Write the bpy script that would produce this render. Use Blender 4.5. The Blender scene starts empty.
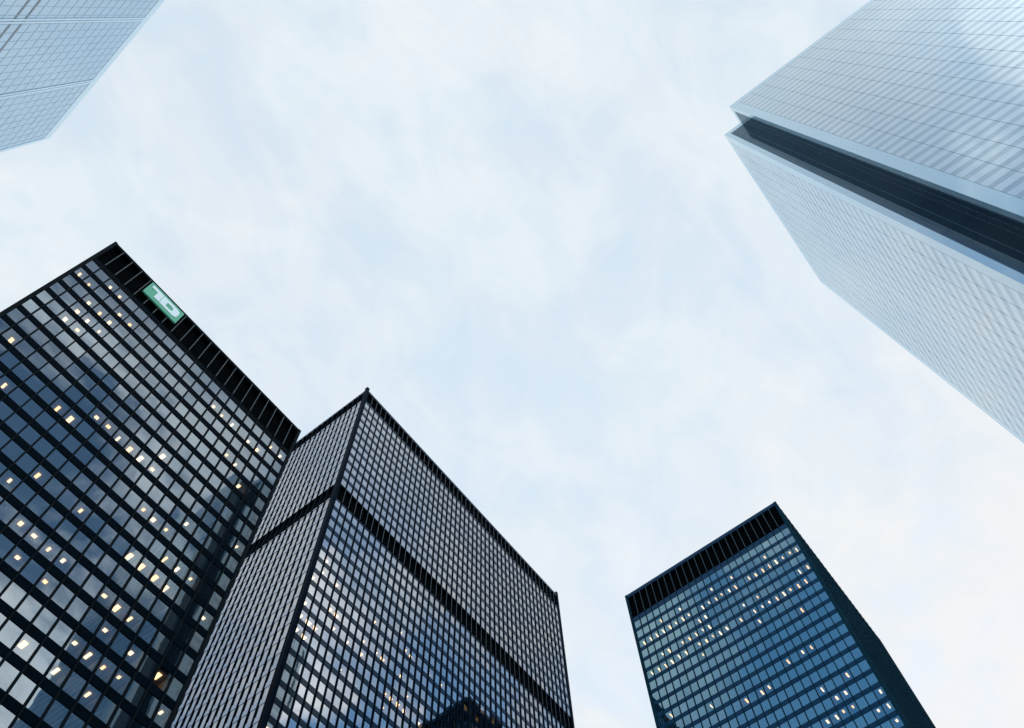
import bpy, bmesh, math, random
from mathutils import Matrix, Vector
random.seed(11)
R = math.radians
scene = bpy.context.scene
col = scene.collection

# ------------------------------------------------------------------ camera
F = 856.66                                  # focal length in pixels at 1024 wide
DA = (0.60936668, 0.72727411, 0.31582371)   # street axes seen from the camera (right, down, forward)
DB = (-0.79233948, 0.57337343, 0.20842522)
DZ = (-0.02950266, -0.37724698, 0.92564265)
EYE = Vector((0.0, 0.0, 1.6))
cd = bpy.data.cameras.new('camera')
cd.sensor_width = 36.0
cd.lens = F / 1024.0 * 36.0
cd.clip_start = 0.1
cd.clip_end = 20000
cam = bpy.data.objects.new('camera', cd)
rot = Matrix(((DA[0], -DA[1], -DA[2]), (DB[0], -DB[1], -DB[2]), (DZ[0], -DZ[1], -DZ[2])))
cam.matrix_world = Matrix.Translation(EYE) @ rot.to_4x4()
col.objects.link(cam)
scene.camera = cam

# ------------------------------------------------------------------ sky, sun, exposure
SUN_EL, SUN_AZ = 30.0, 70.0                # degrees; azimuth counted from +Y towards +X
world = bpy.data.worlds.new('World')
scene.world = world
world.use_nodes = True
wt = world.node_tree
wt.nodes.clear()


def wn(t, **kw):
    n = wt.nodes.new(t)
    for k, v in kw.items():
        setattr(n, k, v)
    return n


def wmath(op, a, b=None, c=None, clamp=False):
    n = wn('ShaderNodeMath', operation=op)
    n.use_clamp = clamp
    for i, v in enumerate((a, b, c)):
        if v is None:
            continue
        if isinstance(v, (int, float)):
            n.inputs[i].default_value = v
        else:
            wt.links.new(v, n.inputs[i])
    return n.outputs[0]


def wnoise(vec, scale, detail, rough, dist=0.0, off=(0, 0, 0), stretch=(1, 1, 1), rz=0.0):
    m = wn('ShaderNodeMapping')
    m.inputs['Location'].default_value = off
    m.inputs['Rotation'].default_value = (0, 0, rz)
    m.inputs['Scale'].default_value = stretch
    wt.links.new(vec, m.inputs['Vector'])
    n = wn('ShaderNodeTexNoise')
    n.inputs['Scale'].default_value = scale
    n.inputs['Detail'].default_value = detail
    n.inputs['Roughness'].default_value = rough
    n.inputs['Distortion'].default_value = dist
    wt.links.new(m.outputs[0], n.inputs['Vector'])
    return n.outputs['Fac']


sky = wn('ShaderNodeTexSky', sky_type='NISHITA')
sky.sun_disc = False
sky.sun_elevation = R(SUN_EL)
sky.sun_rotation = R(SUN_AZ)
sky.air_density = 1.0
sky.dust_density = 0.1
sky.ozone_density = 1.2
SKY_STRENGTH = 0.15
tc = wn('ShaderNodeTexCoord')
sep = wn('ShaderNodeSeparateXYZ')
wt.links.new(tc.outputs['Generated'], sep.inputs[0])
zc = wmath('MAXIMUM', sep.outputs['Z'], 0.06)
px = wmath('DIVIDE', sep.outputs['X'], zc)
py = wmath('DIVIDE', sep.outputs['Y'], zc)
comb = wn('ShaderNodeCombineXYZ')
wt.links.new(px, comb.inputs[0])
wt.links.new(py, comb.inputs[1])
vec = comb.outputs[0]                       # a flat cloud deck overhead
big = wnoise(vec, 1.6, 6.0, 0.55, 0.4, (3.1, 1.7, 0.0))
fine = wnoise(vec, 4.2, 8.0, 0.6, 0.6, (0.4, 7.9, 2.0), (1.0, 1.25, 1.0), R(25))
wisp = wnoise(vec, 7.0, 9.0, 0.62, 1.2, (5.4, 2.2, 4.0), (0.85, 1.25, 1.0), R(-35))
# the deck is closed to the north-east, broken towards the south and west
south = wmath('MULTIPLY', py, -1.0)
west = wmath('MULTIPLY', px, -1.0)
open_s = wmath('MULTIPLY_ADD', south, 4.0, -1.5)
open_w = wmath('MULTIPLY_ADD', west, 1.7, -0.42)
opening = wmath('MAXIMUM', open_s, open_w, clamp=True)
opening = wmath('MINIMUM', opening, 0.97, clamp=True)
lump = wnoise(vec, 3.6, 7.0, 0.56, 0.5, (8.2, 3.3, 1.0), (1.0, 1.3, 1.0), R(40))
dens = wmath('ADD', wmath('MULTIPLY', lump, 0.65), wmath('MULTIPLY', big, 0.35))
mr = wn('ShaderNodeMapRange', interpolation_type='SMOOTHSTEP')
mr.inputs['From Min'].default_value = 0.435
mr.inputs['From Max'].default_value = 0.565
wt.links.new(dens, mr.inputs['Value'])
broken = mr.outputs['Result']
veil = wmath('MULTIPLY_ADD', broken, 0.10, 0.90)            # closed part: thin veil everywhere
mixf = wn('ShaderNodeMix', data_type='FLOAT')
wt.links.new(opening, mixf.inputs['Factor'])
wt.links.new(veil, mixf.inputs['A'])
wt.links.new(broken, mixf.inputs['B'])
# clear sky low in the north and south-west
cl_n = wmath('MULTIPLY_ADD', py, 4.0, -3.8)
cl_s = wmath('MULTIPLY_ADD', wmath('MULTIPLY_ADD', px, 2.0, py), -2.0, -2.6)
clear = wmath('MAXIMUM', cl_n, cl_s, clamp=True)
clear = wmath('MINIMUM', clear, 0.9, clamp=True)
cover = wmath('MULTIPLY', mixf.outputs['Result'], wmath('SUBTRACT', 1.0, clear))
# cloud brightness
cr = wn('ShaderNodeMix', data_type='RGBA')
cr.inputs['A'].default_value = (0.75, 0.865, 0.962, 1)
cr.inputs['B'].default_value = (0.89, 0.945, 0.985, 1)
wt.links.new(wmath('ADD', wmath('MULTIPLY_ADD', wisp, 2.4, -1.2), wmath('MULTIPLY_ADD', fine, 2.2, -0.65), clamp=True), cr.inputs['Factor'])
bg_sky = wn('ShaderNodeBackground')
bg_sky.inputs['Strength'].default_value = SKY_STRENGTH
sky_t = wn('ShaderNodeMix', data_type='RGBA', blend_type='MULTIPLY')
sky_t.inputs['Factor'].default_value = 1.0
wt.links.new(sky.outputs[0], sky_t.inputs['A'])
sky_t.inputs['B'].default_value = (0.72, 0.97, 1.0, 1)
wt.links.new(sky_t.outputs['Result'], bg_sky.inputs['Color'])
warm = wn('ShaderNodeMix', data_type='RGBA')                 # creamier towards the sun in the east
wt.links.new(wmath('MULTIPLY', wmath('MULTIPLY_ADD', px, 1.5, -0.7, clamp=True), wmath('MULTIPLY_ADD', big, 2.0, -0.4, clamp=True)), warm.inputs['Factor'])
wt.links.new(cr.outputs['Result'], warm.inputs['A'])
warm.inputs['B'].default_value = (0.98, 0.965, 0.965, 1)
bg_cl = wn('ShaderNodeBackground')
# added glow on unseen southern cloud to lift the glass reflections, apart from the sun
south_glow = (math.sin(R(185)) * math.cos(R(26)), math.cos(R(185)) * math.cos(R(26)), math.sin(R(26)))
vd = wn('ShaderNodeVectorMath', operation='DOT_PRODUCT')
wt.links.new(tc.outputs['Generated'], vd.inputs[0])
vd.inputs[1].default_value = south_glow
gr = wn('ShaderNodeMapRange', interpolation_type='SMOOTHSTEP')
gr.inputs['From Min'].default_value = 0.64
gr.inputs['From Max'].default_value = 0.95
gr.inputs['To Min'].default_value = 0.48
gr.inputs['To Max'].default_value = 1.25
wt.links.new(vd.outputs['Value'], gr.inputs['Value'])
wt.links.new(gr.outputs['Result'], bg_cl.inputs['Strength'])
wt.links.new(warm.outputs['Result'], bg_cl.inputs['Color'])
ms = wn('ShaderNodeMixShader')
wt.links.new(cover, ms.inputs['Fac'])
wt.links.new(bg_sky.outputs[0], ms.inputs[1])
wt.links.new(bg_cl.outputs[0], ms.inputs[2])
wo = wn('ShaderNodeOutputWorld')
wt.links.new(ms.outputs[0], wo.inputs['Surface'])

sd = bpy.data.lights.new('sun', 'SUN')
sd.energy = 0.5
sd.angle = R(14)
sd.color = (1.0, 0.95, 0.88)
sun = bpy.data.objects.new('sun', sd)
az, el = R(SUN_AZ), R(SUN_EL)
to_sun = Vector((math.sin(az) * math.cos(el), math.cos(az) * math.cos(el), math.sin(el)))
sun.rotation_euler = to_sun.to_track_quat('Z', 'Y').to_euler()
sun.location = to_sun * 900
col.objects.link(sun)

vs = scene.view_settings
vs.view_transform = 'Standard'
vs.look = 'None'
vs.exposure = 1.0
vs.gamma = 1.0
vs.use_curve_mapping = False
scene.render.engine = 'CYCLES'
scene.cycles.max_bounces = 7
scene.cycles.glossy_bounces = 4
scene.cycles.transparent_max_bounces = 6
scene.cycles.diffuse_bounces = 3


# ------------------------------------------------------------------ materials
def mat(name):
    m = bpy.data.materials.new(name)
    m.use_nodes = True
    nt = m.node_tree
    return m, nt, nt.nodes['Principled BSDF']


def noise(nt, scale, detail=4.0, rough=0.5, coord='Object', stretch=(1, 1, 1)):
    t = nt.nodes.new('ShaderNodeTexCoord')
    mp = nt.nodes.new('ShaderNodeMapping')
    mp.inputs['Scale'].default_value = stretch
    nt.links.new(t.outputs[coord], mp.inputs['Vector'])
    n = nt.nodes.new('ShaderNodeTexNoise')
    n.inputs['Scale'].default_value = scale
    n.inputs['Detail'].default_value = detail
    n.inputs['Roughness'].default_value = rough
    nt.links.new(mp.outputs[0], n.inputs['Vector'])
    return n


def ramp_colour(nt, src, c0, c1, lo=0.3, hi=0.7):
    r = nt.nodes.new('ShaderNodeValToRGB')
    r.color_ramp.elements[0].position = lo
    r.color_ramp.elements[1].position = hi
    r.color_ramp.elements[0].color = (*c0, 1)
    r.color_ramp.elements[1].color = (*c1, 1)
    nt.links.new(src, r.inputs['Fac'])
    return r.outputs['Color']


def metal(name, c0, c1, rough, ior=1.5, spec=0.5):
    m, nt, b = mat(name)
    n = noise(nt, 0.35, 6, 0.6)
    nt.links.new(ramp_colour(nt, n.outputs['Fac'], c0, c1), b.inputs['Base Color'])
    r = nt.nodes.new('ShaderNodeMapRange')
    r.inputs['To Min'].default_value = rough * 0.8
    r.inputs['To Max'].default_value = rough * 1.25
    nt.links.new(n.outputs['Fac'], r.inputs['Value'])
    nt.links.new(r.outputs['Result'], b.inputs['Roughness'])
    b.inputs['IOR'].default_value = ior
    b.inputs['Specular IOR Level'].default_value = spec
    return m


def glazing(name, ior, tint, body, see_through=False, wave=0.004, wave_scale=0.35, f0=None):
    """Coated float glass: mirror by Fresnel over a dark body, slightly wavy."""
    m = bpy.data.materials.new(name)
    m.use_nodes = True
    nt = m.node_tree
    nt.nodes.clear()
    out = nt.nodes.new('ShaderNodeOutputMaterial')
    mix = nt.nodes.new('ShaderNodeMixShader')
    fr = nt.nodes.new('ShaderNodeFresnel')
    fr.inputs['IOR'].default_value = ior
    gl = nt.nodes.new('ShaderNodeBsdfGlossy')
    gl.inputs['Roughness'].default_value = 0.015
    geo = nt.nodes.new('ShaderNodeNewGeometry')
    tn = nt.nodes.new('ShaderNodeMix')
    tn.data_type = 'RGBA'
    tn.inputs['A'].default_value = (*[c * 0.86 for c in tint], 1)
    tn.inputs['B'].default_value = (*tint, 1)
    nt.links.new(geo.outputs['Random Per Island'], tn.inputs['Factor'])
    nt.links.new(tn.outputs['Result'], gl.inputs['Color'])
    n = noise(nt, wave_scale, 1.5, 0.5)
    bp = nt.nodes.new('ShaderNodeBump')
    bp.inputs['Strength'].default_value = 1.0
    bp.inputs['Distance'].default_value = wave
    nt.links.new(n.outputs['Fac'], bp.inputs['Height'])
    nt.links.new(bp.outputs[0], gl.inputs['Normal'])
    if see_through:
        bd = nt.nodes.new('ShaderNodeBsdfTransparent')
        bd.inputs['Color'].default_value = (*body, 1)
    else:
        bd = nt.nodes.new('ShaderNodeBsdfDiffuse')
        bd.inputs['Color'].default_value = (*body, 1)
    if f0 is None:
        nt.links.new(fr.outputs[0], mix.inputs['Fac'])
    else:
        lw = nt.nodes.new('ShaderNodeLayerWeight')
        lw.inputs['Blend'].default_value = 0.5
        pw = nt.nodes.new('ShaderNodeMath')
        pw.operation = 'POWER'
        pw.inputs[1].default_value = 5.0
        nt.links.new(lw.outputs['Facing'], pw.inputs[0])
        ma = nt.nodes.new('ShaderNodeMath')
        ma.operation = 'MULTIPLY_ADD'
        ma.inputs[1].default_value = 1.0 - f0
        ma.inputs[2].default_value = f0
        nt.links.new(pw.outputs[0], ma.inputs[0])
        nt.links.new(ma.outputs[0], mix.inputs['Fac'])
    nt.links.new(bd.outputs[0], mix.inputs[1])
    nt.links.new(gl.outputs[0], mix.inputs[2])
    nt.links.new(mix.outputs[0], out.inputs['Surface'])
    return m


M = {}
M['steel'] = metal('black_painted_steel', (0.0008, 0.0042, 0.0075), (0.0014, 0.0060, 0.0105), 0.45, 1.35, 0.02)
M['steel_blue'] = metal('blue_black_painted_steel', (0.003, 0.010, 0.020), (0.005, 0.014, 0.027), 0.16, 1.42, 0.40)
M['mullion_navy'] = metal('navy_black_mullion_steel', (0.0012, 0.006, 0.014), (0.002, 0.009, 0.019), 0.5, 1.35, 0.03)
M['mullion_black'] = metal('skylit_black_mullion_steel', (0.007, 0.010, 0.012), (0.011, 0.014, 0.016), 0.5, 1.35, 0.03)  # paler base colour stands in for skylight on the flange fronts
M['mullion_teal'] = metal('sky_tinted_mullion_steel', (0.010, 0.040, 0.060), (0.014, 0.050, 0.072), 0.6, 1.3, 0.02)  # base colour carries the reflected sky's blue here too
M['lit_strip'] = metal('skylit_strip_grey', (0.040, 0.050, 0.056), (0.055, 0.065, 0.072), 0.45)  # pale grey stands in for skylight on the mullions
M['steel_teal'] = metal('sky_tinted_black_steel', (0.005, 0.044, 0.10), (0.008, 0.058, 0.12), 0.30, 1.42, 0.15)  # blue of the reflected sky is put into the base colour
M['louvre'] = metal('black_louvre', (0.0006, 0.0010, 0.0014), (0.0012, 0.0018, 0.0022), 0.75, 1.2, 0.1)
M['mullion_edge'] = M['steel']
M['glass'] = glazing('grey_bronze_glass', 2.8, (0.88, 0.95, 0.99), (0.004, 0.007, 0.010))
M['glass_open'] = glazing('lit_room_glass', 2.8, (0.88, 0.95, 0.99), (0.55, 0.53, 0.50), True)
M['glass_mid'] = glazing('lavender_grey_glass', 4.0, (0.95, 0.945, 0.955), (0.004, 0.008, 0.014), f0=0.46)
M['glass_mid_open'] = glazing('lit_room_lavender_glass', 4.0, (0.95, 0.945, 0.955), (0.85, 0.85, 0.85), True, f0=0.46)
M['glass_blue'] = glazing('blue_grey_glass', 5.0, (0.62, 0.90, 0.94), (0.010, 0.042, 0.075))
M['glass_blue_open'] = glazing('lit_room_blue_glass', 4.0, (0.48, 0.86, 1.0), (0.50, 0.52, 0.52), True)
M['core'] = metal('dark_core', (0.004, 0.005, 0.006), (0.007, 0.008, 0.010), 0.8)
M['roof'] = metal('roof_gravel', (0.10, 0.10, 0.10), (0.16, 0.16, 0.155), 0.9)


def panel(name, c0, c1, rough, ior):
    m, nt, b = mat(name)
    n = noise(nt, 0.06, 5, 0.6)
    nt.links.new(ramp_colour(nt, n.outputs['Fac'], c0, c1), b.inputs['Base Color'])
    b.inputs['Roughness'].default_value = rough
    b.inputs['IOR'].default_value = ior
    return m


M['notch_glass'] = glazing('notch_shaded_glass', 2.2, (0.46, 0.62, 0.74), (0.004, 0.010, 0.018), wave=0.004, wave_scale=0.25)  # tint darkened to paint in the shade of the recess


def coated(name, c0, c1, f0, tint, rough=0.03, wave=0.0):
    """Mirror-coated cladding glass: reflection grows from f0 to full at grazing angles over a dull body."""
    m = bpy.data.materials.new(name)
    m.use_nodes = True
    nt = m.node_tree
    nt.nodes.clear()
    out = nt.nodes.new('ShaderNodeOutputMaterial')
    mix = nt.nodes.new('ShaderNodeMixShader')
    lw = nt.nodes.new('ShaderNodeLayerWeight')
    lw.inputs['Blend'].default_value = 0.5
    pw = nt.nodes.new('ShaderNodeMath')
    pw.operation = 'POWER'
    pw.inputs[1].default_value = 5.0
    nt.links.new(lw.outputs['Facing'], pw.inputs[0])
    ma = nt.nodes.new('ShaderNodeMath')
    ma.operation = 'MULTIPLY_ADD'
    ma.inputs[1].default_value = 1.0 - f0
    ma.inputs[2].default_value = f0
    nt.links.new(pw.outputs[0], ma.inputs[0])
    gl = nt.nodes.new('ShaderNodeBsdfGlossy')
    gl.inputs['Roughness'].default_value = rough
    n2 = noise(nt, 0.03, 5, 0.6)
    nt.links.new(ramp_colour(nt, n2.outputs['Fac'], [c * 0.95 for c in tint], tint), gl.inputs['Color'])
    df = nt.nodes.new('ShaderNodeBsdfDiffuse')
    n = noise(nt, 0.06, 5, 0.6)
    nt.links.new(ramp_colour(nt, n.outputs['Fac'], c0, c1), df.inputs['Color'])
    if wave:
        n3 = noise(nt, 0.3, 1.5, 0.5)
        bp = nt.nodes.new('ShaderNodeBump')
        bp.inputs['Distance'].default_value = wave
        nt.links.new(n3.outputs['Fac'], bp.inputs['Height'])
        nt.links.new(bp.outputs[0], gl.inputs['Normal'])
    nt.links.new(ma.outputs[0], mix.inputs['Fac'])
    nt.links.new(df.outputs[0], mix.inputs[1])
    nt.links.new(gl.outputs[0], mix.inputs[2])
    nt.links.new(mix.outputs[0], out.inputs['Surface'])
    return m


M['steel_blue'] = coated('blue_black_enamelled_steel', (0.003, 0.010, 0.020), (0.005, 0.014, 0.027), 0.015, (0.72, 0.86, 1.0), 0.08)
M['end_sheen'] = coated('sheen_end_spandrel', (0.003, 0.008, 0.014), (0.005, 0.010, 0.018), 0.40, (0.84, 0.90, 1.0), 0.05)  # end spandrels mirror more, imitating the grazing sheen of the sky
M['white_panel'] = coated('white_fritted_panel', (0.20, 0.25, 0.28), (0.25, 0.29, 0.32), 0.66, (0.88, 0.96, 1.0))
M['fcp_glass'] = coated('pale_tower_glass', (0.08, 0.12, 0.15), (0.10, 0.14, 0.17), 0.53, (0.84, 0.94, 1.0), 0.03, 0.002)
M['corner_glass'] = coated('pale_corner_panel', (0.36, 0.47, 0.53), (0.40, 0.50, 0.56), 0.52, (0.86, 0.96, 1.0))
M['joint'] = metal('dark_joint', (0.08, 0.12, 0.15), (0.11, 0.15, 0.18), 0.3)
M['pale_joint2'] = metal('pale_blue_joint', (0.30, 0.41, 0.49), (0.34, 0.45, 0.53), 0.3)
M['pale_joint'] = metal('grey_blue_joint', (0.14, 0.20, 0.25), (0.18, 0.24, 0.29), 0.3)
M['pale_panel'] = coated('pale_blue_panel', (0.20, 0.32, 0.40), (0.24, 0.36, 0.44), 0.46, (0.78, 0.92, 1.0))
M['pale_pier'] = coated('pale_pier_metal', (0.50, 0.62, 0.70), (0.55, 0.66, 0.73), 0.36, (0.86, 0.95, 1.0), 0.12)
M['pale_glass'] = coated('pale_blue_glass', (0.12, 0.22, 0.28), (0.15, 0.25, 0.31), 0.58, (0.76, 0.89, 1.0), 0.02, 0.002)

m, nt, b = mat('lamp_glow')
em = nt.nodes.new('ShaderNodeEmission')
oi = nt.nodes.new('ShaderNodeObjectInfo')
nt.links.new(ramp_colour(nt, oi.outputs['Random'], (1.0, 0.80, 0.50), (1.0, 0.55, 0.20), 0.1, 1.0), em.inputs['Color'])
em.inputs['Strength'].default_value = 2.1
nt.links.new(em.outputs[0], nt.nodes['Material Output'].inputs['Surface'])
M['lamp'] = m
M['room'] = panel('warm_room_plaster', (0.30, 0.24, 0.18), (0.40, 0.34, 0.27), 0.9, 1.3)
m, nt, b = mat('sign_green')
n = noise(nt, 0.5, 3)
nt.links.new(ramp_colour(nt, n.outputs['Fac'], (0.09, 0.42, 0.23), (0.12, 0.46, 0.26)), b.inputs['Base Color'])
b.inputs['Roughness'].default_value = 0.35
b.inputs['Emission Color'].default_value = (0.085, 0.42, 0.27, 1)
b.inputs['Emission Strength'].default_value = 0.07           # added glow that brightens the panel; it is not backlit
M['sign'] = m
m, nt, b = mat('sign_white')
n = noise(nt, 0.5, 3)
nt.links.new(ramp_colour(nt, n.outputs['Fac'], (0.78, 0.80, 0.79), (0.84, 0.86, 0.85)), b.inputs['Base Color'])
b.inputs['Emission Color'].default_value = (0.85, 0.95, 0.92, 1)
b.inputs['Emission Strength'].default_value = 0.13  # added glow lifts the white; the letters are no lamps
M['letter'] = m
m, nt, b = mat('granite_paving')
n = noise(nt, 0.8, 8, 0.65)
br = nt.nodes.new('ShaderNodeTexBrick')
br.inputs['Scale'].default_value = 0.6
br.inputs['Color1'].default_value = (0.20, 0.20, 0.20, 1)
br.inputs['Color2'].default_value = (0.25, 0.245, 0.24, 1)
br.inputs['Mortar'].default_value = (0.10, 0.10, 0.10, 1)
t = nt.nodes.new('ShaderNodeTexCoord')
nt.links.new(t.outputs['Object'], br.inputs['Vector'])
mx = nt.nodes.new('ShaderNodeMix')
mx.data_type = 'RGBA'
mx.blend_type = 'MULTIPLY'
mx.inputs['Factor'].default_value = 0.5
nt.links.new(br.outputs['Color'], mx.inputs['A'])
nt.links.new(n.outputs['Fac'], mx.inputs['B'])
nt.links.new(mx.outputs['Result'], b.inputs['Base Color'])
b.inputs['Roughness'].default_value = 0.7
M['paving'] = m


# ------------------------------------------------------------------ helpers
class MB:
    """Collects faces and links them as ONE mesh object."""

    def __init__(s):
        s.v, s.f, s.mi = [], [], []

    def quad(s, a, b, c, d):
        i = len(s.v)
        s.v += [tuple(a), tuple(b), tuple(c), tuple(d)]
        s.f.append((i, i + 1, i + 2, i + 3))

    def prism(s, pts, off):
        """closed polygon pts (3-D) extruded by vector off"""
        i, k = len(s.v), len(pts)
        s.v += [tuple(p) for p in pts] + [tuple(Vector(p) + Vector(off)) for p in pts]
        s.f.append(tuple(range(i + k - 1, i - 1, -1)))
        s.f.append(tuple(range(i + k, i + 2 * k)))
        for j in range(k):
            n = (j + 1) % k
            s.f.append((i + j, i + n, i + k + n, i + k + j))

    def box(s, x0, x1, y0, y1, z0, z1):
        s.prism([(x0, y0, z0), (x1, y0, z0), (x1, y1, z0), (x0, y1, z0)], (0, 0, z1 - z0))

    def build(s, name, material, parent=None, **props):
        me = bpy.data.meshes.new(name)
        me.from_pydata(s.v, [], s.f)
        for mt in (material if isinstance(material, (list, tuple)) else (material,)):
            me.materials.append(mt)
        if s.mi:
            me.polygons.foreach_set('material_index', s.mi)
        bm = bmesh.new()
        bm.from_mesh(me)
        bmesh.ops.remove_doubles(bm, verts=bm.verts, dist=0.0005)
        bm.to_mesh(me)
        bm.free()
        me.update()
        o = bpy.data.objects.new(name, me)
        col.objects.link(o)
        if parent is not None:
            o.parent = parent
            o.location = -Vector(parent_world(parent))
        for k, v in props.items():
            o[k] = v
        return o


def parent_world(p):
    l = Vector(p.location)
    while p.parent is not None:
        p = p.parent
        l = l + Vector(p.location)
    return l


def thing(name, label, cat, loc):
    o = bpy.data.objects.new(name, None)
    o.empty_display_size = 5
    col.objects.link(o)
    o.location = loc
    o['label'] = label
    o['category'] = cat
    return o


def ring(mb, x0, x1, y0, y1, z0, z1, t, ends=False):
    """a closed rectangular band of thickness t (butted, no overlaps)"""
    o = [(x0, y0), (x1, y0), (x1, y1), (x0, y1)]
    i = [(x0 + t, y0 + t), (x1 - t, y0 + t), (x1 - t, y1 - t), (x0 + t, y1 - t)]
    for k in range(4):
        n = (k + 1) % 4
        a, b, c, d = o[k], o[n], i[n], i[k]
        mb.quad((*a, z0), (*b, z0), (*b, z1), (*a, z1))
        mb.quad((*c, z0), (*d, z0), (*d, z1), (*c, z1))
        mb.quad((*d, z0), (*c, z0), (*b, z0), (*a, z0))
        mb.quad((*a, z1), (*b, z1), (*c, z1), (*d, z1))
        if ends:
            mb.mi += [k % 2] * 4


def seen_area(pts):
    """pixels covered in the photo's frame, 0 when outside it"""
    q = []
    for p in pts:
        d = Vector(p) - EYE
        c = [d.x * DA[i] + d.y * DB[i] + d.z * DZ[i] for i in range(3)]
        if c[2] <= 1:
            return 0.0
        q.append((512 + F * c[0] / c[2], 364 + F * c[1] / c[2]))
    mx, my = sum(x for x, y in q) / len(q), sum(y for x, y in q) / len(q)
    if not (0 <= mx <= 1024 and 0 <= my <= 728):
        return 0.0
    a = 0
    for i in range(len(q)):
        x0, y0 = q[i]
        x1, y1 = q[(i + 1) % len(q)]
        a += x0 * y1 - x1 * y0
    return abs(a) / 2


class Face:
    """a facade plane: u along it, z up, d outward"""

    def __init__(s, p, q):
        s.p, s.q = Vector(p), Vector(q)
        s.t = (s.q - s.p).normalized()
        s.n = Vector((s.t.y, -s.t.x))          # outward for a counter-clockwise plan
        s.len = (s.q - s.p).length

    def at(s, u, z, d=0.0):
        w = s.p + s.t * u + s.n * d
        return Vector((w.x, w.y, z))

    def facing_eye(s):
        return (EYE.xy - s.p).dot(s.n) > 0


def pane_pts(f, u0, u1, z0, z1, d, tilt):
    """a pane turned a hair about its own two axes"""
    a, b = random.gauss(0, tilt), random.gauss(0, tilt)
    hu, hz = (u1 - u0) / 2, (z1 - z0) / 2
    return [f.at(u0, z0, d - hu * a - hz * b), f.at(u1, z0, d + hu * a - hz * b),
            f.at(u1, z1, d + hu * a + hz * b), f.at(u0, z1, d - hu * a + hz * b)]


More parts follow.
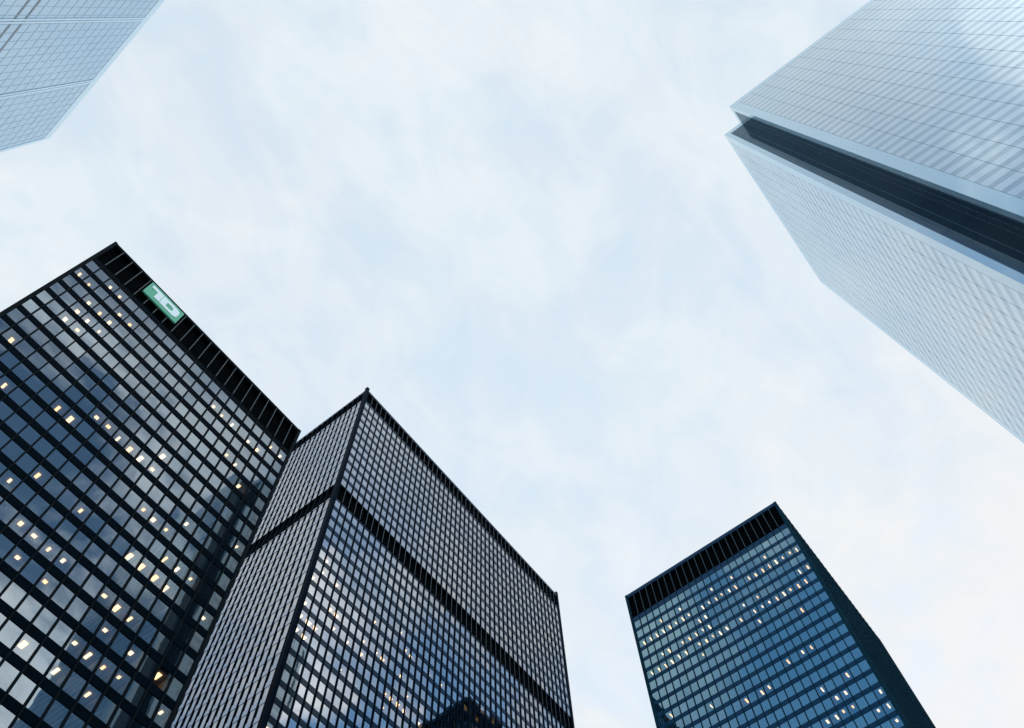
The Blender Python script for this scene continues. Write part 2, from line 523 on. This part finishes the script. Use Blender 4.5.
# ------------------------------------------------------------------ the black steel towers
def black_tower(name, label, x0, x1, y0, y1, H, rows, pane_h, bands, coping, steel, glass, glass_open,
                bays, corner, lit_face, lit, mull_w=0.20, front_d=0.15, side_d=0.15, side_faces='', mull=None, end_steel=None, lamp=((0.14, 0.17, 0.21, 0.25), -0.95, (0.4, 0.55, 0.75, 0.95)), tilt=0.0035, cap=False):
    """rows: centre heights of the window rows, top first. bands: (z0, z1) of louvred storeys."""
    mull = mull or steel
    root = thing(name, label, 'office tower', ((x0 + x1) / 2, (y0 + y1) / 2, 0))
    GD = -0.07
    faces = dict(S=Face((x0, y0), (x1, y0)), E=Face((x1, y0), (x1, y1)),
                 N=Face((x1, y1), (x0, y1)), W=Face((x0, y1), (x0, y0)))
    # spandrels: everything between the window rows, one band a storey
    openings = sorted([(z - pane_h / 2, z + pane_h / 2) for z in rows] + list(bands), reverse=True)
    prev = H - coping
    for (a, b_) in openings:
        if prev - b_ > 0.02:
            mb = MB()
            ring(mb, x0, x1, y0, y1, b_, prev, 0.45, True)
            mb.build('spandrel', [steel, end_steel or steel], root)
        prev = a
    mb = MB()
    ring(mb, x0, x1, y0, y1, 0.3, prev, 0.45)
    mb.build('base_wall', steel, root)
    mb = MB()
    ring(mb, x0 - 0.04, x1 + 0.04, y0 - 0.04, y1 + 0.04, H - coping, H, 1.1)
    mb.build('coping', steel, root)
    mb = MB()
    mb.box(x0 + 1.0, x1 - 1.0, y0 + 1.0, y1 - 1.0, H - 1.6, H - 1.2)
    mb.build('roof', M['roof'], root)
    # dark inside, out of the lit rooms' way
    mb = MB()
    mb.box(x0 + 3.2, x1 - 3.2, y0 + 3.2, y1 - 3.2, 0.2, H - 1.7)
    mb.build('core', M['core'], root)
    for (a, b_) in bands:
        mb = MB()
        ring(mb, x0 + 0.62, x1 - 0.62, y0 + 0.62, y1 - 0.62, a - 0.2, b_ + 0.2, 0.6)
        mb.build('louvre_panel', M['louvre'], root)
        for cx, sx in ((x0, 1), (x1, -1)):
            for cy, sy in ((y0, 1), (y1, -1)):
                mb = MB()
                xa, xb = sorted((cx + sx * 0.12, cx + sx * 0.616))
                ya, yb = sorted((cy + sy * 0.12, cy + sy * 0.616))
                mb.box(xa, xb, ya, yb, a - 0.1, b_ + 0.1)
                mb.build('louvre_post', M['louvre'], root)
    # added pale strips over the louvres imitating skylight on the mullion fronts
    f = faces[lit_face]
    n, m0 = bays[lit_face]
    w = (f.len - 2 * m0) / n
    for (a, b_) in bands:
        for k in range(1, n):
            u = m0 + k * w
            mb = MB()
            mb.prism([f.at(u - 0.06, a, front_d + 0.03), f.at(u - 0.06, a, front_d + 0.004), f.at(u + 0.06, a, front_d + 0.004), f.at(u + 0.06, a, front_d + 0.03)], (0, 0, b_ - a))
            mb.build('mullion_lit_strip', M['lit_strip'], root)
    # corner columns
    for (cx, cy, sx, sy) in ((x0, y0, -1, -1), (x1, y0, 1, -1), (x1, y1, 1, 1), (x0, y1, -1, 1)):
        mb = MB()
        c, pr = corner, 0.10
        L = [(pr, pr), (-c, pr), (-c, -0.5), (-0.5, -0.5), (-0.5, -c), (pr, -c)]
        pts = [(cx + sx * a, cy + sy * b_, 0.25) for a, b_ in L]
        mb.prism(pts if sx * sy > 0 else pts[::-1], (0, 0, H - 0.20 + (0.9 if cap else 0.0)))
        if cap:
            mb.prism([(cx + sx * a * 1.12 + sx * 0.03, cy + sy * b_ * 1.12 + sy * 0.03, H + 0.95) for a, b_ in (L if sx * sy > 0 else L[::-1])], (0, 0, 0.35))
        mb.build('corner_column', mull, root)
    # mullions: standing I-beams
    rest = MB()
    todo, shown = [], []
    for key, f in faces.items():
        n, m0 = bays[key]
        w = (f.len - 2 * m0) / n
        for k in range(n + 1):
            if m0 < 0.4 and k in (0, n):
                continue
            u = m0 + k * w
            h = mull_w / 2
            mull_d = side_d if key in side_faces else front_d
            prof = [(-h, mull_d), (-h, -0.10), (h, -0.10), (h, mull_d)]
            pts = [f.at(u + a, 4.5, d) for a, d in prof]
            mb = MB()
            mb.prism(pts, (0, 0, H - coping - 4.5 - 0.01 + 0.0))
            if f.facing_eye():
                shown.append((f.at(u, H * 0.7).xy.length, mb))
            else:
                rest.v, rest.f = merge(rest, mb)
        # panes
        for r, zc_ in enumerate(rows):
            for k in range(n):
                u0 = m0 + k * w + 0.04
                u1 = m0 + (k + 1) * w - 0.04
                pts = pane_pts(f, u0, u1, zc_ - pane_h / 2 - 0.05, zc_ + pane_h / 2 + 0.05, GD, tilt)
                is_lit = key == lit_face and (k, r) in lit
                a = seen_area(pts) if f.facing_eye() else 0.0
                todo.append((a, key, k, r, pts, is_lit))
    shown.sort(key=lambda t: t[0])
    for i, (dd, mb) in enumerate(shown):
        if i < 100:
            mb.build('mullion', mull, root)
        else:
            rest.v, rest.f = merge(rest, mb)
    rest.build('mullion', mull, root, kind='stuff')
    todo.sort(key=lambda t: -t[0])
    left_glass, left_open = MB(), MB()
    for i, (a, key, k, r, pts, is_lit) in enumerate(todo):
        if i < 100:
            mb = MB()
            mb.quad(*pts)
            mb.build('window', glass_open if is_lit else glass, root)
        else:
            (left_open if is_lit else left_glass).quad(*pts)
    left_glass.build('window', glass, root, kind='stuff')
    if left_open.f:
        left_open.build('window', glass_open, root, kind='stuff', label='windows of rooms with the lights on')
    # lit rooms behind the glass, each with its ceiling light
    f = faces[lit_face]
    n, m0 = bays[lit_face]
    w = (f.len - 2 * m0) / n
    for (k, r) in sorted(lit):
        if k < 0 or k >= n or r >= len(rows):
            continue
        zc_ = rows[r]
        u0, u1 = m0 + k * w + 0.03, m0 + (k + 1) * w - 0.03
        za, zb = zc_ - pane_h / 2 - 0.1, zc_ + pane_h / 2 + 0.12
        mb = MB()
        d0, d1 = -0.47, -2.9
        mb.quad(f.at(u0, za, d1), f.at(u1, za, d1), f.at(u1, zb, d1), f.at(u0, zb, d1))
        mb.quad(f.at(u0, za, d0), f.at(u0, za, d1), f.at(u0, zb, d1), f.at(u0, zb, d0))
        mb.quad(f.at(u1, za, d1), f.at(u1, za, d0), f.at(u1, zb, d0), f.at(u1, zb, d1))
        mb.quad(f.at(u0, zb, d0), f.at(u0, zb, d1), f.at(u1, zb, d1), f.at(u1, zb, d0))
        mb.quad(f.at(u0, za, d0), f.at(u1, za, d0), f.at(u1, za, d1), f.at(u0, za, d1))
        room = mb.build('lit_room', M['room'], root)
        mb = MB()
        cu = (u0 + u1) / 2 + random.uniform(-0.12, 0.12)
        hw = random.choice(lamp[0])
        dl = random.uniform(-0.15, 0.1)
        da, db = lamp[1] + dl, lamp[1] + dl - random.choice(lamp[2])
        zl = zb - 0.09
        mb.prism([f.at(cu - hw, zl, db), f.at(cu + hw, zl, db), f.at(cu + hw, zl, da), f.at(cu - hw, zl, da)], (0, 0, 0.06))
        mb.build('ceiling_light', M['lamp'], room)
    return root, faces


def merge(a, b):
    i = len(a.v)
    return a.v + b.v, a.f + [tuple(x + i for x in fc) for fc in b.f]


LIT_LEFT = set([(0, 1),(1, 1),(1, 7),(2, 0),(2, 2),(2, 3),(2, 4),(3, 0),(3, 2),(3, 3),(3, 4),(3, 9),(4, 1),(4, 2),(4, 3),(5, 1),(6, 8),(7, 8),(7, 12),(8, 7),(8, 11),(9, 7),(9, 13),(10, 7),(10, 13),(10, 14),(11, 7),(11, 11),(11, 13),(12, 7),(12, 13),(12, 14),(13, 6),(13, 7),(13, 16),(14, 1),(14, 9),(15, 1),(15, 9),(15, 11),(15, 13),(15, 15),(15, 16),(16, 1),(16, 9),(16, 11),(16, 13),(16, 14),(16, 15),(17, 3),(17, 8),(17, 10),(17, 11),(17, 13),(17, 15),(17, 16),(18, 1),(18, 3),(18, 10),(18, 11),(18, 14),(18, 15),(19, 1),(19, 4),(19, 10),(20, 0),(20, 14),(21, 0),(21, 7),(21, 11),(21, 15)])
LIT_MID = set((max(a, 0), b) for a, b in [(-1, 22),(-1, 23),(0, 19),(0, 21),(0, 22),(0, 23),(0, 29),(1, 17),(1, 18),(1, 22),(1, 23),(2, 22),(3, 18),(3, 20),(4, 20),(4, 21),(6, 21),(6, 23),(8, 20),(8, 21),(9, 18),(10, 20),(11, 20),(12, 22),(12, 23),(13, 17),(13, 20),(13, 22),(14, 18),(14, 20),(14, 22),(15, 18),(15, 21),(15, 22),(17, 21),(17, 22),(18, 18),(20, 18),(24, 18),(26, 18),(27, 17),(29, 17)])
LIT_C = set([(0, 2),(0, 4),(0, 15),(0, 16),(0, 17),(1, 2),(1, 4),(1, 5),(1, 16),(2, 2),(2, 5),(2, 13),(3, 2),(3, 5),(3, 7),(3, 14),(3, 15),(4, 1),(4, 2),(4, 5),(4, 10),(4, 14),(4, 15),(5, 2),(5, 5),(5, 10),(5, 13),(5, 15),(6, 2),(6, 5),(6, 15),(7, 2),(7, 4),(7, 5),(7, 10),(8, 5),(8, 6),(9, 1),(9, 2),(9, 4),(10, 2),(10, 5),(10, 11),(11, 2),(11, 11),(12, 1),(12, 2),(12, 5),(13, 2),(13, 5),(13, 11),(14, 2),(14, 3),(14, 4),(14, 5),(15, 3),(15, 4),(15, 5),(16, 2),(16, 4),(16, 5),(16, 6),(17, 1),(17, 2),(17, 4),(17, 10),(18, 2),(18, 4),(18, 5),(19, 2),(19, 5),(20, 1),(20, 2),(20, 4),(20, 5),(21, 2),(21, 4),(21, 5),(22, 2),(22, 5),(22, 9),(23, 2),(23, 5)])

# ground
mb = MB()
mb.quad((-6000, -6000, 0), (6000, -6000, 0), (6000, 6000, 0), (-6000, 6000, 0))
mb.build('ground', M['paving'], None, kind='structure')

# nearest tower, with the green sign
rows = [123.2 - 3.639 * k for k in range(31)]
sign_tower, sf = black_tower(
    'office_tower', 'broad black tower at the left with a green sign on its roof edge',
    -9.24, 32.47, 65.6, 122.0, 133.6, rows, 2.50, [(125.7, 132.8)], 0.55, M['steel'], M['glass'], M['glass_open'],
    dict(S=(22, 0.1), N=(22, 0.1), E=(30, 0.1), W=(30, 0.1)), 0.42, 'S', LIT_LEFT, mull=M['mullion_black'])

# tallest black tower with the louvred belt
rows = [211.1 - 3.684 * k for k in range(12)] + [161.4 - 3.684 * k for k in range(42)]
black_tower(
    'office_tower', 'tall black tower in the middle with a black louvred belt and a sharp corner column',
    55.5, 144.5, 85.2, 142.5, 219.6, rows, 2.45, [(213.2, 218.7), (163.1, 169.0)], 0.6, M['steel_blue'], M['glass_mid'], M['glass_mid_open'],
    dict(S=(47, 0.72), N=(47, 0.72), W=(30, 0.72), E=(30, 0.72)), 0.75, 'S', LIT_MID, cap=True, end_steel=M['end_sheen'], front_d=0.17, side_d=0.13, side_faces='WE', mull=M['mullion_navy'], lamp=((0.5, 0.6, 0.7), -1.0, (0.7, 0.9)))

# blue tinted black tower on the right
rows = [175.3 - 3.526 * k for k in range(47)]
black_tower(
    'office_tower', 'blue glazed black tower standing alone at the lower right, tall louvred top storey',
    134.7, 190.5, 12.4, 58.8, 187.6, rows, 2.45, [(178.2, 186.4)], 0.9, M['steel_teal'], M['glass_blue'], M['glass_blue_open'],
    dict(W=(24, 0.55), E=(24, 0.55), S=(29, 0.55), N=(29, 0.55)), 0.55, 'W', set((23 - a, b) for a, b in LIT_C), mull_w=0.18, front_d=0.15, side_d=0.16, side_faces='SN', mull=M['mullion_teal'], lamp=((0.13, 0.16, 0.19), -0.8, (0.7, 1.0, 1.25)))

# ------------------------------------------------------------------ green sign on the roof edge of the near tower
SX0, SX1, SZ0, SZ1, SY = -1.20, 5.52, 128.05, 132.35, 65.6 - 0.42
sign = thing('sign', 'green rectangular sign with white letters TD on the black roof edge', 'sign', ((SX0 + SX1) / 2, SY, SZ0))
mb = MB()
mb.box(SX0, SX1, SY, SY + 0.25, SZ0, SZ1)
mb.build('sign_panel', M['sign'], sign)
for u in (0.12, 0.88):
    x = SX0 + (SX1 - SX0) * u
    for z in (SZ0 + 0.5, SZ1 - 0.8):
        mb = MB()
        mb.box(x - 0.1, x + 0.1, SY + 0.252, SY + 1.2, z, z + 0.2)
        mb.build('bracket', M['steel'], sign)


def sp(s, t):
    return (SX0 + (SX1 - SX0) * s, SY - 0.012, SZ0 + (SZ1 - SZ0) * t)


mb = MB()
mb.prism([sp(0.07, 0.66), sp(0.25, 0.66), sp(0.25, 0.21), sp(0.398, 0.21), sp(0.398, 0.665), sp(0.398, 0.83), sp(0.07, 0.83)], (0, -0.10, 0))
mb.build('letter', M['letter'], sign)
outer = [(0.412, 0.21), (0.72, 0.21)]
inner = [(0.56, 0.36), (0.69, 0.36)]
for i in range(1, 12):
    a = -math.pi / 2 + math.pi * i / 12
    ca, sa = math.cos(a), math.sin(a)
    pw = 0.62
    outer.append((0.72 + 0.20 * abs(ca) ** pw, 0.52 + 0.31 * math.copysign(abs(sa) ** pw, sa)))
    inner.append((0.69 + 0.065 * abs(ca) ** pw, 0.51 + 0.15 * math.copysign(abs(sa) ** pw, sa)))
outer += [(0.72, 0.83), (0.412, 0.83)]
inner += [(0.69, 0.66), (0.56, 0.66)]
mb = MB()
k = len(outer)
for i in range(k):
    n_ = (i + 1) % k
    for dy in (0, -0.10):
        q = [Vector(sp(*outer[i])), Vector(sp(*outer[n_])), Vector(sp(*inner[n_])), Vector(sp(*inner[i]))]
        q = [p + Vector((0, dy, 0)) for p in q]
        mb.quad(*q)
    for ring_ in (outer, inner):
        a, b_ = Vector(sp(*ring_[i])), Vector(sp(*ring_[n_]))
        mb.quad(a, b_, b_ + Vector((0, -0.1, 0)), a + Vector((0, -0.1, 0)))
mb.build('letter', M['letter'], sign)

# ------------------------------------------------------------------ the pale tower with notched corners
H = 299.6
FX, FY, NX, NY = 72.7, -41.3, 79.6, -47.6     # west face x, north face y, notch x and y
LEN = 66.2
EX = NX + LEN                                  # 144.0
EX2 = EX + (NX - FX)                           # outer east face
SY0 = NY - LEN
SY2 = SY0 - (FY - NY)
plan = [(FX, NY), (FX, SY0), (NX, SY0), (NX, SY2), (EX, SY2), (EX, SY0), (EX2, SY0), (EX2, NY), (EX, NY), (EX, FY), (NX, FY), (NX, NY)]
# counter-clockwise order
area = sum(plan[i][0] * plan[(i + 1) % 12][1] - plan[(i + 1) % 12][0] * plan[i][1] for i in range(12))
if area < 0:
    plan = plan[::-1]
pf = [Face(plan[i], plan[(i + 1) % 12]) for i in range(12)]
pale = thing('office_tower', 'very tall pale glass tower with a dark notched corner at the upper right', 'office tower', ((FX + EX2) / 2, (FY + SY2) / 2, 0))
PITCH = 4.10
WIN = 1.75                                     # height of the window strip
STRIP = 2.9
nfl = 70
top = H - 3.6
for fl in range(nfl):
    zt = top - fl * PITCH                      # top of this storey's window strip
    zb = zt - WIN
    zn = zt - PITCH
    sp_, wi = MB(), MB()
    loop_s, loop_w, kinds = [], [], []
    for f in pf:
        if f.len < 20:
            if pf[pf.index(f) - 1].len > 20:     # pale strip into the notch stands in for reflected sky
                pts = [(0.0, 0, 0, 1), (1.5, 0, 0, 2)]
            else:
                pts = [(0.0, 0, 0, 2), (f.len - 1.5, 0, 0, 1)]
        else:
            w = (f.len - 2 * STRIP) / 13
            pts = [(0.0, 0, 0, 1), (STRIP, 0, 0, 1)]
            pts += [(STRIP + 0.002 + k * (w - 0.0003), 1, -0.012, 0) for k in range(14)]
            pts += [(STRIP + 0.004 + 13 * w, 0, 0, 1)]
            pts[15 + 0] = (pts[15][0], 1, -0.012, 1)
        for u, jit, d, kind in pts:
            j0, j1, j2, j3 = (random.gauss(0, 0.004) * jit for _ in range(4))
            loop_s.append((f.at(u, zn, j0), f.at(u, zb, j1)))
            loop_w.append((f.at(u, zb, d + j2), f.at(u, zt, d + j3)))
            kinds.append(kind)
    for j in range(len(kinds)):
        n_ = (j + 1) % len(kinds)
        sp_.quad(loop_s[j][0], loop_s[n_][0], loop_s[n_][1], loop_s[j][1])
        sp_.mi.append(kinds[j])
        wi.quad(loop_w[j][0], loop_w[n_][0], loop_w[n_][1], loop_w[j][1])
        wi.mi.append(kinds[j])
    sp_.build('spandrel', [M['white_panel'], M['corner_glass'], M['notch_glass']], pale)
    wi.build('window_band', [M['fcp_glass'], M['corner_glass'], M['notch_glass']], pale)
# parapet, closed roof and inner core
mb = MB()
for f in pf:
    mb.quad(f.at(0, top, 0), f.at(f.len, top, 0), f.at(f.len, H, 0), f.at(0, H, 0))
    mb.quad(f.at(0, H, 0), f.at(f.len, H, 0), f.at(f.len, H, -0.4), f.at(0, H, -0.4))
mb.build('parapet', M['corner_glass'], pale)
mb = MB()
inset = []
for i, f in enumerate(pf):
    g = pf[i - 1]
    inset.append(f.p - f.n * 0.6 - g.n * 0.6)
mb.prism([(p.x, p.y, 0.2) for p in inset], (0, 0, H - 1.7))
mb.build('core', M['core'], pale)
# vertical joints
rest = MB()
shown = []
for f in pf:
    if f.len < 20:
        us = [f.len * q / 4 for q in (1, 2, 3)]
    else:
        w = (f.len - 2 * STRIP) / 13
        us = [STRIP + k * w for k in range(14)]
    for u in us:
        mb = MB()
        mb.prism([f.at(u - 0.045, 3, 0.008), f.at(u - 0.045, 3, -0.2), f.at(u + 0.045, 3, -0.2), f.at(u + 0.045, 3, 0.008)], (0, 0, top - 3))
        if f.facing_eye():
            mb.build('vertical_joint', M['pale_joint'] if f.len > 20 else M['joint'], pale)
        else:
            rest.v, rest.f = merge(rest, mb)
rest.build('vertical_joint', M['joint'], pale, kind='stuff')

# ------------------------------------------------------------------ pale blue tower, upper left
S = 2.4
P0 = Vector((-19.66 * S, 46.54 * S))
P1 = Vector((-21.86 * S, 26.03 * S))
dv = (P1 - P0).normalized()
nv = Vector((-dv.y, dv.x))
if nv.x < 0:
    nv = -nv
HB = 241.6
LB = 62.0
q0, q1 = P0, P0 + dv * LB
q2, q3 = q1 - nv * 42, q0 - nv * 42
plan = [q0, q1, q2, q3]
area = sum(plan[i].x * plan[(i + 1) % 4].y - plan[(i + 1) % 4].x * plan[i].y for i in range(4))
if area < 0:
    plan = plan[::-1]
bl = thing('office_tower', 'pale blue glass tower cut off at the upper left corner, light piers up its face', 'office tower', ((q0.x + q2.x) / 2, (q0.y + q2.y) / 2, 0))
bf = [Face(plan[i], plan[(i + 1) % 4]) for i in range(4)]
PITCH = 4.05
top = HB - 4.2
piers = [8.95 * S * k for k in range(0, 4)]
for fl in range(57):
    zt = top - fl * PITCH
    zb = zt - 3.15
    zn = zt - PITCH
    sp_, wi = MB(), MB()
    loop = []
    for f in bf:
        nb = int(f.len // 2.15)
        w = f.len / nb
        for k in range(nb):
            j0, j1 = (random.gauss(0, 0.004) if k else 0.0 for _ in range(2))
            d = -0.03 if k else 0.0
            loop.append((f.at(k * w, zb, d + j0), f.at(k * w, zt, d + j1)))
    for j in range(len(loop)):
        n_ = (j + 1) % len(loop)
        wi.quad(loop[j][0], loop[n_][0], loop[n_][1], loop[j][1])
    for i, f in enumerate(bf):
        g = bf[(i + 1) % 4]
        h_ = bf[i - 1]
        a0, a1 = f.p, f.q
        b0, b1 = f.p - f.n * 0.3 - h_.n * 0.3, f.q - f.n * 0.3 - g.n * 0.3
        sp_.quad((*a0, zn), (*a1, zn), (*a1, zb), (*a0, zb))
        sp_.quad((*b0, zn), (*b1, zn), (*a1, zn), (*a0, zn))
        sp_.quad((*a0, zb), (*a1, zb), (*b1, zb), (*b0, zb))
    wi.build('window_band', M['pale_glass'], bl)
    dark = fl in (14, 15)
    sp_.build('spandrel', M['joint'] if dark else M['pale_panel'], bl)
mb = MB()
for f in bf:
    mb.quad(f.at(0, top, 0.01), f.at(f.len, top, 0.01), f.at(f.len, HB, 0.01), f.at(0, HB, 0.01))
    mb.quad(f.at(0, HB, 0.01), f.at(f.len, HB, 0.01), f.at(f.len, HB, -0.6), f.at(0, HB, -0.6))
mb.build('parapet', M['pale_pier'], bl)
mb = MB()
c = [(f.at(0.6, 0, -0.6)) for f in bf]
mb.prism([(p.x, p.y, 0.2) for p in c], (0, 0, HB - 1.4))
mb.build('core', M['core'], bl)
for f in bf:
    if not f.facing_eye():
        continue
    rev = (f.p - P0).length > 1
    for pz in piers:
        u = (f.len - pz) if rev else pz
        for s_ in ((0.35, -0.35) if 1 < u < f.len - 1 else (0.0,)):
            mb = MB()
            a, b_ = u + s_ - 0.22, u + s_ + 0.22
            if u >= f.len - 1:
                a, b_ = f.len - 0.9, f.len
            if u <= 1:
                a, b_ = 0, 0.9
            mb.prism([f.at(a, 3, 0.14), f.at(a, 3, -0.2), f.at(b_, 3, -0.2), f.at(b_, 3, 0.14)], (0, 0, top - 3.02))
            mb.build('pier', M['pale_pier'], bl)
    n = int(f.len // 2.15)
    for k in range(1, n):
        u = k * f.len / n
        mb = MB()
        mb.prism([f.at(u - 0.04, 3, 0.012), f.at(u - 0.04, 3, -0.14), f.at(u + 0.04, 3, -0.14), f.at(u + 0.04, 3, 0.012)], (0, 0, top - 3.02))
        mb.build('mullion', M['pale_joint2'], bl)
